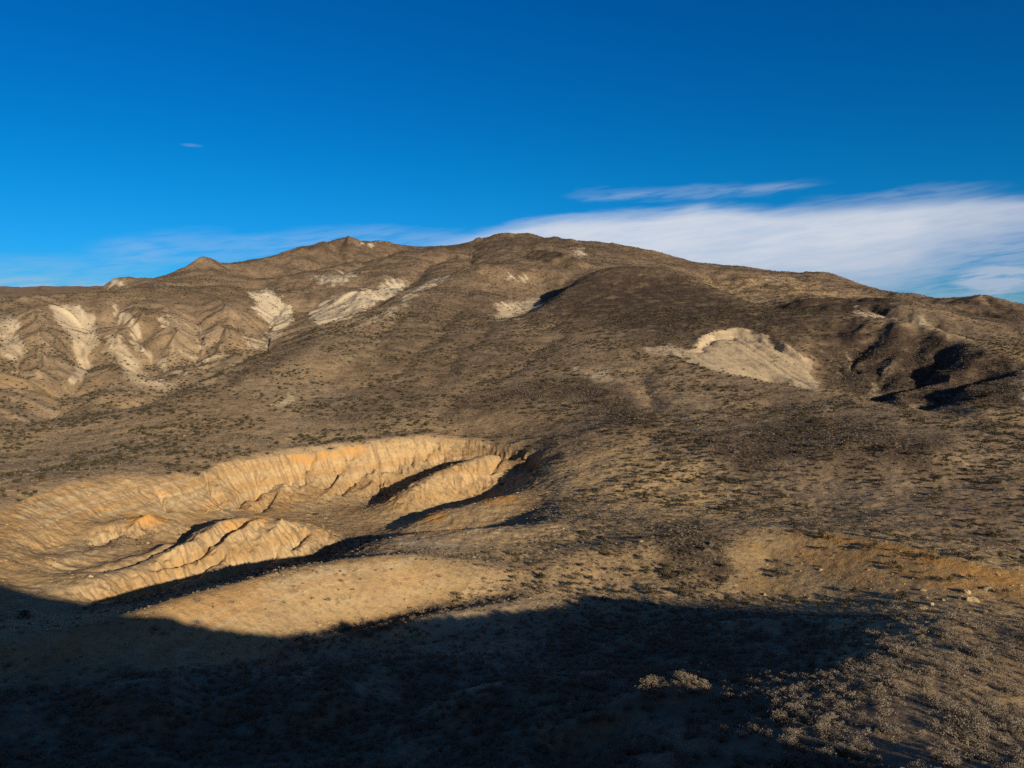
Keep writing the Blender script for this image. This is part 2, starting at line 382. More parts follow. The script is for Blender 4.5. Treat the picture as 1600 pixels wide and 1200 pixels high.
# --- outcrops of bare pale or yellow earth
pale = union(
    area([(75,478),(105,474),(140,485),(152,510),(150,540),(130,575),(105,590),(120,560),(110,520),(85,500)],7,350,700)*.9,
    area([(0,490),(30,495),(38,530),(30,560),(0,550)],9,350,700)*.8,
    area([(160,515),(190,508),(215,540),(250,580),(255,610),(200,600),(190,560),(160,545)],12,330,700)*.8,
    area([(195,580),(250,575),(280,600),(262,615),(200,598)],9,330,600)*.7,
    area([(388,455),(420,452),(458,478),(455,500),(430,522),(415,515),(425,495),(400,480)],6,350,900)*.95,
    area([(380,512),(420,520),(410,545),(385,535)],6,350,900)*.6,
    area([(486,489),(510,470),(545,456),(590,448),(640,436),(615,462),(575,484),(520,506),(492,508)],4,480,900)*1.0,
    area([(480,432),(530,420),(560,425),(550,445),(500,448)],9,550,1000)*.6,
    area([(165,475),(185,480),(270,560),(300,590),(285,590),(240,545)],4,350,700)*.75,
    area([(245,495),(260,500),(270,520),(258,515)],4,350,700)*.7,
    area([(250,480),(330,500),(385,560),(330,590),(260,560)],16,330,700)*.42, area([(40,470),(70,480),(90,560),(60,580)],14,350,700)*.35, area([(1195,430),(1240,432),(1260,446),(1200,442)],8,800,1150)*.5,
    area([(600,432),(640,430),(625,450),(600,455)],6,550,900)*.6,
    area([(640,452),(680,430),(708,424),(700,434),(650,466),(600,500),(540,520),(560,505),(610,480)],5,400,750)*.6,
    area([(160,452),(172,440),(188,440),(205,450)],4,600,1000)*.6,
    area([(540,384),(575,378),(610,380),(590,388)],4,900,1200)*.5,
    area([(775,470),(840,462),(850,480),(815,495),(775,500)],9,500,720)*.75,
    area([(785,425),(820,430),(830,443),(800,440)],6,600,900)*.5,
    area([(888,388),(915,388),(920,400),(900,405)],6,850,1150)*.6,
    area([(895,575),(950,572),(960,600),(930,600)],8,280,400)*.7,
    area([(935,600),(1000,610),(1030,650),(980,660),(930,640)],18,240,350)*.25,
    area([(1010,543),(1060,540),(1080,550),(1090,562),(1060,560),(1010,550)],5,340,460)*.8,
    area([(1075,548),(1108,521),(1150,516),(1190,526),(1235,548),(1268,568),(1272,590),(1290,615),(1240,605),(1170,590),(1110,578),(1075,562)],3,335,480)*1.15,
    area([(1225,505),(1300,478),(1345,472),(1350,492),(1300,500)],5,560,660)*.2,
    area([(1330,478),(1360,478),(1450,500),(1470,520),(1420,528),(1350,510)],10,500,680)*.6,
    area([(1150,452),(1200,455),(1240,466),(1170,466)],9,650,900)*.4,
    area([(1280,560),(1330,540),(1345,560),(1300,600)],6,370,450)*.25,
    area([(1385,560),(1400,560),(1370,615),(1345,620),(1370,590)],6,330,460)*.5,
    area([(1580,570),(1610,580),(1610,640),(1590,620)],9,300,420)*.5,
    area([(425,630),(450,618),(465,622),(440,640)],4,250,400)*.9,
    area([(610,850),(640,840),(720,846),(760,850),(720,862),(640,858)],6,140,175)*.8,
    area([(720,955),(800,940),(860,935),(840,955),(740,985),(620,995),(640,975)],14,100,135)*.6,
    area([(540,1075),(600,1060),(640,1085),(560,1100)],14,60,115)*.8, area([(680,1080),(760,1070),(780,1090),(700,1105)],12,60,115)*.8, area([(980,1070),(1020,1075),(1000,1090)],8,50,90)*.6,
    area([(1195,975),(1235,985),(1215,1010),(1190,1000)],8,80,112)*.6, area([(1390,1160),(1520,1140),(1600,1170),(1600,1200),(1450,1190)],12,40,70)*.3,
    area([(870,465),(880,455),(889,455),(870,472)],3,450,600)*0,
    area([(1180,700),(1400,720),(1600,760),(1600,820),(1450,790),(1300,750)],30,140,260)*.22,
)
yellow = union(
    area([(-200,860),(0,795),(60,769),(150,750),(320,741),(350,727),(450,709),(560,696),(690,684),(760,693),(800,698),(840,712),(835,760),(850,790),(820,815),(720,828),(600,842),(560,868),(640,866),(760,890),(700,945),(500,985),(400,1030),(180,1070),(-200,1090)],4,88,290),
    area([(1180,824),(1300,832),(1380,843),(1450,857),(1530,873),(1600,892),(1700,925),(1700,980),(1500,945),(1350,930),(1250,940),(1160,935),(1140,860)],16,105,180)*1.0,
    area([(-20,575),(30,578),(90,600),(85,612),(30,600),(-20,600)],6,330,450)*.9,
    area([(85,578),(120,575),(115,600),(90,600)],6,330,450)*.5,
    area([(1340,1010),(1480,960),(1700,960),(1700,1100),(1550,1100),(1420,1060),(1330,1060)],40,50,110)*.55,
    area([(1150,980),(1230,985),(1210,1020),(1130,1015)],12,80,110)*.6,
    area([(880,770),(1000,780),(980,810),(880,800)],20,150,220)*.3,
    area([(640,860),(900,850),(1000,880),(900,930),(780,940)],30,120,165)*.4,
)
orange = union(
    area([(1250,832),(1450,860),(1600,900),(1600,925),(1450,885),(1300,850)],8,105,180)*.8,
    area([(1230,835),(1450,870),(1620,905),(1620,950),(1400,915),(1250,880)],22,105,180)*.4,
    area([(445,712),(560,697),(570,705),(455,722)],4,200,275)*.7,
    area([(195,806),(240,806),(270,815),(200,822)],4,150,200)*.8,
    area([(345,815),(420,806),(425,818),(350,835)],5,150,200)*.7,
    area([(750,776),(810,770),(805,782),(760,790)],4,185,220)*.8,
    area([(650,805),(700,797),(690,812),(655,815)],4,180,215)*.9,
    area([(880,820),(960,815),(940,832),(860,840)],6,160,190)*.7,
    area([(440,1100),(560,1090),(620,1100),(520,1140),(430,1140)],16,60,115)*.9, area([(700,1110),(800,1100),(780,1130)],12,55,110)*.8,
    area([(830,745),(860,738),(870,750),(835,760)],5,190,240)*.7,
    area([(1350,1030),(1420,1020),(1400,1055),(1330,1060)],12,50,95)*.8,
    area([(250,915),(420,905),(400,960),(250,960)],20,105,135)*.3,
)
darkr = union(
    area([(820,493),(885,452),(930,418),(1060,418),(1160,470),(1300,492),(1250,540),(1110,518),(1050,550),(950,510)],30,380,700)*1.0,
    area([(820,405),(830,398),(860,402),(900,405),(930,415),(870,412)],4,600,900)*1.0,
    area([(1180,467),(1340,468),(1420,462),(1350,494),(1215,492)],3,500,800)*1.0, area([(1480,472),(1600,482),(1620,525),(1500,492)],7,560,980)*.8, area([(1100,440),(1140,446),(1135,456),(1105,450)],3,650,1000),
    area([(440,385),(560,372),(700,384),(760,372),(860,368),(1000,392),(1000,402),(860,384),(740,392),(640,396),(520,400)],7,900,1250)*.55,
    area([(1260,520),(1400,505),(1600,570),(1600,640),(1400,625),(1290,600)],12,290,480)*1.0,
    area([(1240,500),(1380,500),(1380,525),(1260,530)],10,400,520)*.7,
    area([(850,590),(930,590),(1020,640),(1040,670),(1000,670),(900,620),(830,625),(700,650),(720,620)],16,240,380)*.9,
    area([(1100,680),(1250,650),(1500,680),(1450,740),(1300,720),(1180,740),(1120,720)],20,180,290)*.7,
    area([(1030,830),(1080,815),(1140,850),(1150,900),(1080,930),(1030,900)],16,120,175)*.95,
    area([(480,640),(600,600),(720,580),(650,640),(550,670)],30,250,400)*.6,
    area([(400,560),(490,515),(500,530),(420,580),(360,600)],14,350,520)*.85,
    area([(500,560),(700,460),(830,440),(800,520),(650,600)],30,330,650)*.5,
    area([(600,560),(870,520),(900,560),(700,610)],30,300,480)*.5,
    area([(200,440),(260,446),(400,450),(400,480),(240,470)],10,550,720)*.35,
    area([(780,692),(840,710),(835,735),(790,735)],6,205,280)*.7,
    area([(700,690),(790,698),(700,730),(650,760),(620,785),(630,760),(680,715)],4,200,285)*.55,  # shade of the gully behind the fin, painted as dark ground
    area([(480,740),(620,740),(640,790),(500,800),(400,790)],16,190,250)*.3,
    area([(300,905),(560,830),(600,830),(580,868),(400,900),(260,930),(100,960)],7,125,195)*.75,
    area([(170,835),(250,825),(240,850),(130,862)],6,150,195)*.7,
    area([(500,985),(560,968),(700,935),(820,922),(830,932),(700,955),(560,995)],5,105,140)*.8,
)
brush = np.zeros(PX.shape, np.float32)   # grey brush cover
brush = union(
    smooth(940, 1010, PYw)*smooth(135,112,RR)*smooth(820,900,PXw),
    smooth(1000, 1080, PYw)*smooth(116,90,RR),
    area([(830,770),(1000,800),(1180,820),(1150,900),(950,900),(760,890),(640,862),(820,828)],20,115,210)*.8,
    area([(1150,790),(1400,800),(1600,850),(1600,880),(1400,840),(1200,822)],16,140,200)*.8,
)
gold = union(area([(1095,422),(1230,436),(1330,455),(1390,468),(1200,470),(1120,448)],8,650,1100)*.6, area([(840,720),(1000,690),(1100,740),(1200,790),(1400,810),(1620,870),(1620,1100),(1300,1080),(1250,960),(900,945),(640,1000),(480,1000),(560,860),(840,820)],30,30,260)*1.0, area([(-200,700),(300,640),(600,640),(700,670),(300,740),(-200,860)],30,150,330)*.4)  # golden soil, brightened in colour to make up for grazing sun
brush = np.clip(.8*brush*(1-.3*area([(1340,1010),(1480,960),(1700,960),(1700,1150),(1550,1130),(1420,1060),(1330,1060)],30,40,110)), 0, 1)
yellow = np.clip(yellow, 0, 1); bad = np.clip(area([(-200,860),(0,795),(60,769),(150,750),(320,741),(350,727),(450,709),(560,696),(690,684),(760,693),(800,698),(840,712),(835,760),(850,790),(820,815),(950,820),(800,850),(600,850),(560,868),(500,885),(400,905),(280,940),(0,960),(-200,1000)],5,125,290), 0, 1)

# ------------------------------------------------------------------ relief detail
def grads(Z_):
    dl = np.gradient(Z_, lrow, axis=0)/RR; da = np.gradient(Z_, acol, axis=1)/RR
    s_, c_ = np.sin(AA), np.cos(AA)
    gx = dl*s_ + da*c_; gy = dl*c_ - da*s_
    return gx, gy
tv0 = Z/RR; VIS0 = tv0 >= np.maximum.accumulate(tv0, 0) - 1e-6
def walk(path, h, w, p=1.0, d0=0, d1=1e9, jit=.5):
    """cut a gully (h<0) or raise a rib (h>0) along a surveyed path"""
    global Z
    Q_ = []
    for (u, v) in path:
        dd = np.where(VIS0 & (RR>d0) & (RR<d1), (PX-u)**2+(PY-v)**2, 1e9); k = np.unravel_index(dd.argmin(), dd.shape); Q_.append((X[k], Yc[k]))
    Q_ = np.array(Q_); lo = Q_.min(0)-4*w-2; hi = Q_.max(0)+4*w+2
    sel = (X>lo[0])&(X<hi[0])&(Yc>lo[1])&(Yc<hi[1])
    x = X[sel]; y = Yc[sel]
    x = x + jit*w*fbm(x/(5*w), y/(5*w), 3, 401); y = y + jit*w*fbm(x/(5*w), y/(5*w), 3, 402)
    L_ = np.concatenate([[0], np.cumsum(np.hypot(*(Q_[1:]-Q_[:-1]).T))]); best = np.full(x.shape, 1e9); tt = np.zeros(x.shape)
    for a, b, l0, l1 in zip(Q_[:-1], Q_[1:], L_[:-1], L_[1:]):
        e = b-a; t = np.clip(((x-a[0])*e[0]+(y-a[1])*e[1])/(e@e+1e-9), 0, 1); d_ = np.hypot(x-a[0]-t*e[0], y-a[1]-t*e[1])
        m = d_ < best; best[m] = d_[m]; tt[m] = (l0+t[m]*(l1-l0))/L_[-1]
    taper = np.clip(np.minimum(tt, 1-tt)*5+.15, 0, 1)
    Z[sel] += h*taper*np.exp(-(best/w)**p)
for pth in ([(689,684),(668,703),(658,716)], [(697,709),(677,727)], [(637,703),(619,723),(596,741)], [(594,716),(562,741),(540,757),(520,775)], [(801,700),(783,714),(765,739)],
            [(495,702),(480,720),(472,735),(468,757)], [(476,738),(420,755),(381,772),(368,795)], [(432,772),(398,799)], [(322,738),(326,762),(341,775),(350,795)],
            [(560,700),(530,730),(505,765)], [(650,695),(640,720)], [(388,809),(345,835),(304,863),(236,886)], [(358,859),(287,890),(202,910)], [(439,840),(405,868),(350,880)], [(480,824),(450,850)],
            [(189,829),(145,849)], [(590,745),(600,775)], [(250,765),(262,798)], [(420,722),(400,750),(395,780)]):
    walk(pth, -2.4, .95, 1.0, 125, 290)
for pth in ([(310,824),(280,842),(219,868),(101,896)], [(540,846),(439,866),(351,890),(270,903),(186,920),(84,935)]): walk(pth, -1.8, 2.2, 1.3, 120, 215)
for pth in ([(410,812),(370,838),(330,868)], [(440,815),(425,845)], [(360,812),(300,850),(250,870)], [(240,808),(200,835)], [(540,735),(500,780)], [(450,740),(420,790)], [(610,730),(560,775)]): walk(pth, 1.1, 1.3, 1.2, 125, 290)
for pth in ([(120,480),(138,540),(112,590),(90,640),(60,668)], [(200,500),(215,560),(262,605)], [(432,465),(425,505),(417,532)], [(170,475),(250,560),(297,592)], [(300,480),(312,540),(325,578)], [(20,490),(30,560),(20,590)], [(370,500),(400,545)]): walk(pth, -6, 13, 1.3, 310, 760, .9)
for pth in ([(62,480),(62,540),(75,590)], [(222,470),(185,520),(170,570)], [(270,480),(285,545)], [(350,475),(365,530)]): walk(pth, 4.5, 14, 1.4, 310, 760, .9)
for pth in ([(830,440),(760,520),(700,580),(640,640)], [(880,500),(820,560),(740,620)], [(640,475),(560,560),(450,640)], [(1000,560),(1020,640),(1080,700)], [(740,440),(690,520),(600,600)]): walk(pth, -1.6, 9, 1.4, 240, 760, .9)
for pth in ([(1472,565),(1430,600),(1392,630)], [(1535,580),(1500,612),(1460,642)]): walk(pth, -4.5, 9, 1.3, 290, 470, 1.3)
for pth in ([(1395,545),(1370,590),(1345,615)], [(1320,540),(1300,590)], [(1345,530),(1335,580)]): walk(pth, -1.8, 6, 1.3, 290, 470, 1.3)
for pth in ([(1505,560),(1475,590),(1430,632)], [(1565,580),(1535,608),(1500,648)]): walk(pth, 2.8, 9, 1.3, 290, 470, 1.3)
walk([(1195,478),(1240,479),(1300,480),(1345,478)], -7, 6, 1.3, 540, 720, .5); walk([(1195,471),(1280,472),(1350,471),(1400,467)], 3, 8, 1.5, 560, 720, .5)
walk([(818,405),(845,401),(880,407),(922,418)], 6, 11, 1.6, 680, 900, .5); walk([(815,412),(850,412),(890,418)], -4, 8, 1.3, 600, 850, .5)
walk([(1075,411),(1112,431),(1160,456),(1232,477),(1300,486)], -9, 24, 1.5, 640, 1100, .3)
walk([(1480,478),(1520,480),(1580,500)], -5, 10, 1.5, 600, 900, .3); walk([(1350,474),(1400,500),(1440,520)], -4, 8, 1.3, 500, 640, .6)
walk([(745,378),(735,400),(715,425)], -5, 12, 1.4, 700, 1250, .5); walk([(610,385),(560,412),(520,432)], -5, 12, 1.4, 700, 1100, .5); walk([(700,392),(650,425),(620,452)], -6, 12, 1.4, 600, 1100, .5)
for k_, (u, v) in enumerate([(1085,553),(1096,543),(1106,534),(1118,524),(1130,520),(1142,519),(1155,519),(1167,521),(1180,525),(1192,529),(1205,534),(1218,540),(1232,548)]):
    du = min((562+.247*(u-1075)-v)/.373, 1276-u)
    walk([(u, v), (u+du*.5, v+du*.31), (u+du, v+du*.62-2)], (-.7, .4, -.45, .5, -.9)[k_ % 5], 1.1, 1.1, 335, 480, .25)
walk([(1082,546),(1107,522),(1150,516),(1195,527),(1240,549),(1266,570)], 1.6, 2.2, 1.5, 335, 480, .8)
walk([(1090,552),(1112,530),(1150,523),(1192,534),(1236,557)], -1.8, 2.0, 1.3, 335, 480, .8)
for pth in ([(380,1130),(560,1068),(740,1035)], [(650,1150),(800,1085),(900,1060)], [(100,1100),(300,1060)], [(900,1150),(1000,1100),(1050,1075)]): walk(pth, 1.6, 4.5, 1.5, 55, 112, .8)
for pth in ([(420,1160),(620,1100),(820,1050)], [(200,1150),(420,1090)], [(850,1180),(980,1130)]): walk(pth, -1.4, 4.0, 1.3, 50, 110, .8)
for (u, v, h_, w_k) in ((325,410,4.5,15),(310,416,3,12),(345,412,-1.5,8),(545,377,6,14),(508,382,5,12),(530,384,-2,5),(600,382,3,16),(785,369,4,22),(825,369,3,12),(868,374,3,8),(893,377,3,8),(748,377,4,9),(183,443,4,16),(1285,432,5,25),(1088,414,4,14),(1535,469,5,20),(1420,464,4,14),(1015,393,3,10),(60,466,3,5),(40,468,2,5),(955,383,3,8),(450,400,3,10)):
    dd = np.where(VIS0 & (RR > 500), (PX-u)**2+(PY-v)**2, 1e9); k = np.unravel_index(dd.argmin(), dd.shape)
    Z += h_*np.exp(-(((X-X[k])**2+(Yc-Yc[k])**2)/(w_k*w_k))**.8)
gx, gy = grads(blur(blur(Z, 3, 0), 3, 1))
gm = np.hypot(gx, gy); ux = (gx/(gm+1e-4)).astype(np.float32); uy = (gy/(gm+1e-4)).astype(np.float32)
wq = .9*bad+.5
Xf = (X + wq*fbm(X/5., Yc/5., 3, 501)).astype(np.float32); Yf = (Yc + wq*fbm(X/5., Yc/5., 3, 502)).astype(np.float32)
steep = smooth(.12, .5, gm)
far = smooth(280, 480, RR)
farx = smooth(450, 800, RR)
dZ = fbm(X/60., Yc/60., 2, 3)*1.6*farx + fbm(X/14., Yc/14., 3, 81)*.8*farx + fbm(X/9., Yc/9., 3, 71)*.3*smooth(130,80,RR)*smooth(30,45,RR) + fbm(X/3.2, Yc/3.2, 3, 73)*.16*bad
dZ += fbm(X/9., Yc/9., 3, 5)*.28*smooth(60,200,RR)*(1-.5*bad)*(1-.65*yellow)
dZ += fbm(X/2.2, Yc/2.2, 3, 15)*.07
g1 = gully(Xf, Yf, ux, uy, 46., 11); g2 = gully(Xf, Yf, ux, uy, 19., 23); g3 = gully(Xf, Yf, ux, uy, 7., 37)
scar = np.clip(pale, 0, 1)
chill = area([(700,420),(884,440),(1060,410),(1300,490),(1250,600),(1000,560),(700,600),(300,640),(500,500)],30,250,800)
dZ += (g1*3.0*farx + g2*1.3*far + g3*.45*smooth(220,400,RR)*(.2+2.2*scar))*(.25+.75*steep)*(1-.75*chill)*(.6+.7*vnoise(X/150., Yc/150., 99))
leftface = area([(-200,470),(400,450),(640,440),(560,500),(260,615),(200,640),(-200,640)],20,340,800)
dZ += leftface*(g2*.8 + g1*.8)
g4 = gully(Xf, Yf, ux, uy, 3.2, 41); g5 = gully(Xf, Yf, ux, uy, 1.2, 53); g6 = gully(Xf, Yf, ux, uy, .55, 67)
bs = bad*(.08+.92*smooth(.25,.7,gm))
nz1 = np.clip(.5+fbm(X/14.,Yc/14.,3,31),0,1.2); nz2 = np.clip(.5+fbm(X/6.,Yc/6.,3,33),0,1.2)
bs = bs*(1-.8*area([(60,765),(150,745),(320,738),(322,800),(150,820),(40,850)],14,160,235))
dZ += bs*((.7-np.abs(g3)*1.9)*nz1 - np.abs(g4)*1.0*nz2 - np.abs(g5)*.42*(1.1-nz1) + g6*.05 + (.5-np.abs(fbm(X/4.,Yc/4.,4,37)))*.7)
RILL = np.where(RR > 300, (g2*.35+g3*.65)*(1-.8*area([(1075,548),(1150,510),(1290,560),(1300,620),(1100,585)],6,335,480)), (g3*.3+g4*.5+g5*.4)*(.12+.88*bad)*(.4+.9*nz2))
dZ += (1-bad)*yellow*(g4*.10+g5*.05)*(.15+.5*steep)*np.where(PX > 1050, .15, .7)
Z = Z + dZ*smooth(30, 60, RR)
print("terrain", n, Z.shape, gm.max())
# ------------------------------------------------------------------ off-frame remainder of the land
def edge_profile(col): return Z[:, col].copy()
RA = np.concatenate([np.linspace(TH1, R(70), 60)[:], np.linspace(R(70), R(360-39), 180)[1:]])
rows = np.arange(0, NR, 4); rows = np.append(rows, NR-1) if rows[-1] != NR-1 else rows
re = lrow[rows]; Re = np.exp(re)[:,None]
wA = smooth(TH1, 2*math.pi+TH0, RA)[None,:]
er = blur(edge_profile(-1)[:,None], 12, 0)[rows]; el = blur(edge_profile(0)[:,None], 12, 0)[rows]
fr = edge_profile(-1)[rows][:,None]; fl = edge_profile(0)[rows][:,None]
k0 = np.exp(-((RA-TH1)/R(4))**2)[None,:]; k1 = np.exp(-((RA-(2*math.pi+TH0))/R(4))**2)[None,:]
base = er*(1-wA)+el*wA
XR = Re*np.sin(RA)[None,:]; YR = Re*np.cos(RA)[None,:]
# unseen hill to the right and back, crest shaped to cast the foreground shadow
def sun_axes(x, y):
    """height that the shoulder of the camera's hill adds, off to the right"""
    w = -x*math.cos(R(SUN_AZ)) + y*math.sin(R(SUN_AZ))      # across the sun's direction (+ = forward)
    s = x*math.sin(R(SUN_AZ)) + y*math.cos(R(SUN_AZ))       # towards the sun
    return w, s
w_, s_ = sun_axes(XR, YR)
CREST_S = 150.
tg = math.tan(R(SUN_EL)); ew = []
for (u, v) in [(-60,905),(0,920),(100,945),(200,965),(350,982),(500,992),(620,998),(740,993),(800,965),(850,950),(950,941),(1100,940),(1250,945)]:
    dd = np.where(VIS0 & (RR > 84), (PX-u)**2+(PY-v)**2, 1e9); k = np.unravel_index(dd.argmin(), dd.shape)
    a_, b_ = sun_axes(X[k], Yc[k]); ew.append((float(a_), float(Z[k]-b_*tg)))
ew = np.array(sorted(ew)); mono = np.maximum.accumulate(ew[::-1,1])[::-1]; mono = .5*mono + .5*np.minimum.accumulate(ew[:,1]) - 3.4*smooth(86,74,ew[:,0])*smooth(28,38,ew[:,0])
print('shadow edge', np.c_[ew, mono].round(1).tolist())
CW = np.concatenate([[-400,-200,-60, ew[0,0]-15], ew[:,0], ew[-1,0]+np.array([5, 12, 60, 300])])
CH = np.concatenate([[-50,-10,4, mono[0]+3], mono, mono[-1]-np.array([5, 14, 35, 90])])
crest = np.interp(w_, CW, CH) + CREST_S*math.tan(R(SUN_EL))
hill = crest - np.abs(s_-CREST_S)*.45
off = smooth(TH1, TH1+R(9), RA)[None,:]
ZR = base*(1-off) + np.maximum(base, hill)*off
ZR = ZR + fbm(XR/14., YR/14., 4, 77)*.7*off*smooth(10,60,Re)
ZR = ZR*(1-k0)*(1-k1) + fr*k0 + fl*k1*(1-k0) if False else ZR
ZR[:,0] = fr[:,0]; ZR[:,-1] = fl[:,0]

def make_grid(name, X_, Y_, Z_, attrs, mat, fan=False):
    nr, nc = X_.shape
    me = bpy.data.meshes.new(name)
    co = np.stack([X_, Y_, Z_], -1).reshape(-1, 3).astype(np.float32)
    i = np.arange(nr*nc).reshape(nr, nc)
    q = np.stack([i[:-1,:-1], i[:-1,1:], i[1:,1:], i[1:,:-1]], -1).reshape(-1, 4)[:, ::-1]
    me.vertices.add(len(co)); me.vertices.foreach_set('co', co.ravel())
    me.loops.add(q.size); me.loops.foreach_set('vertex_index', q.ravel().astype(np.int32))
    me.polygons.add(len(q)); me.polygons.foreach_set('loop_start', np.arange(0, q.size, 4, dtype=np.int32))
    me.update(calc_edges=True); me.validate()
    me.polygons.foreach_set('use_smooth', np.ones(len(q), bool))
    for k, a in attrs.items():
        at = me.attributes.new(k, 'FLOAT', 'POINT'); at.data.foreach_set('value', np.ascontiguousarray(a, dtype=np.float32).ravel())
    me.materials.append(mat)
    o = bpy.data.objects.new(name, me); S.collection.objects.link(o); o['kind'] = 'structure'
    return o

# ------------------------------------------------------------------ ground material
class NT:
    def __init__(s, m): s.n, s.l = m.node_tree.nodes, m.node_tree.links
    def lk(s, a, b): s.l.new(a, b)
    def inp(s, v, sock):
        if hasattr(v, 'is_output'): s.l.new(v, sock)
        elif v is not None: sock.default_value = v
    def math(s, op, a, b=None, c=None, clamp=False):
        n_ = s.n.new('ShaderNodeMath'); n_.operation = op; n_.use_clamp = clamp
        for i, v in enumerate((a, b, c)):
            if v is not None: s.inp(v, n_.inputs[i])
        return n_.outputs[0]
    def mix(s, f, a, b, bt='MIX'):
        n_ = s.n.new('ShaderNodeMix'); n_.data_type = 'RGBA'; n_.blend_type = bt
        s.inp(f, n_.inputs['Factor'])
        for v, k in ((a, 6), (b, 7)):
            if isinstance(v, tuple): n_.inputs[k].default_value = (*v, 1)
            else: s.l.new(v, n_.inputs[k])
        return n_.outputs[2]
    def noise(s, co, sc, det=4, rough=.55, dist=0, col=False):
        n_ = s.n.new('ShaderNodeTexNoise'); n_.inputs['Scale'].default_value = sc; n_.inputs['Detail'].default_value = det
        n_.inputs['Roughness'].default_value = rough; n_.inputs['Distortion'].default_value = dist
        s.l.new(co, n_.inputs['Vector']); return n_.outputs['Color' if col else 'Fac']
    def ramp(s, v, a, b, c=0., d=1.):
        n_ = s.n.new('ShaderNodeMapRange'); n_.interpolation_type = 'SMOOTHSTEP'
        for k, x in zip(('Value','From Min','From Max','To Min','To Max'), (v, a, b, c, d)): s.inp(x, n_.inputs[k])
        return n_.outputs[0]
    def attr(s, name):
        n_ = s.n.new('ShaderNodeAttribute'); n_.attribute_name = name; return n_.outputs['Fac']

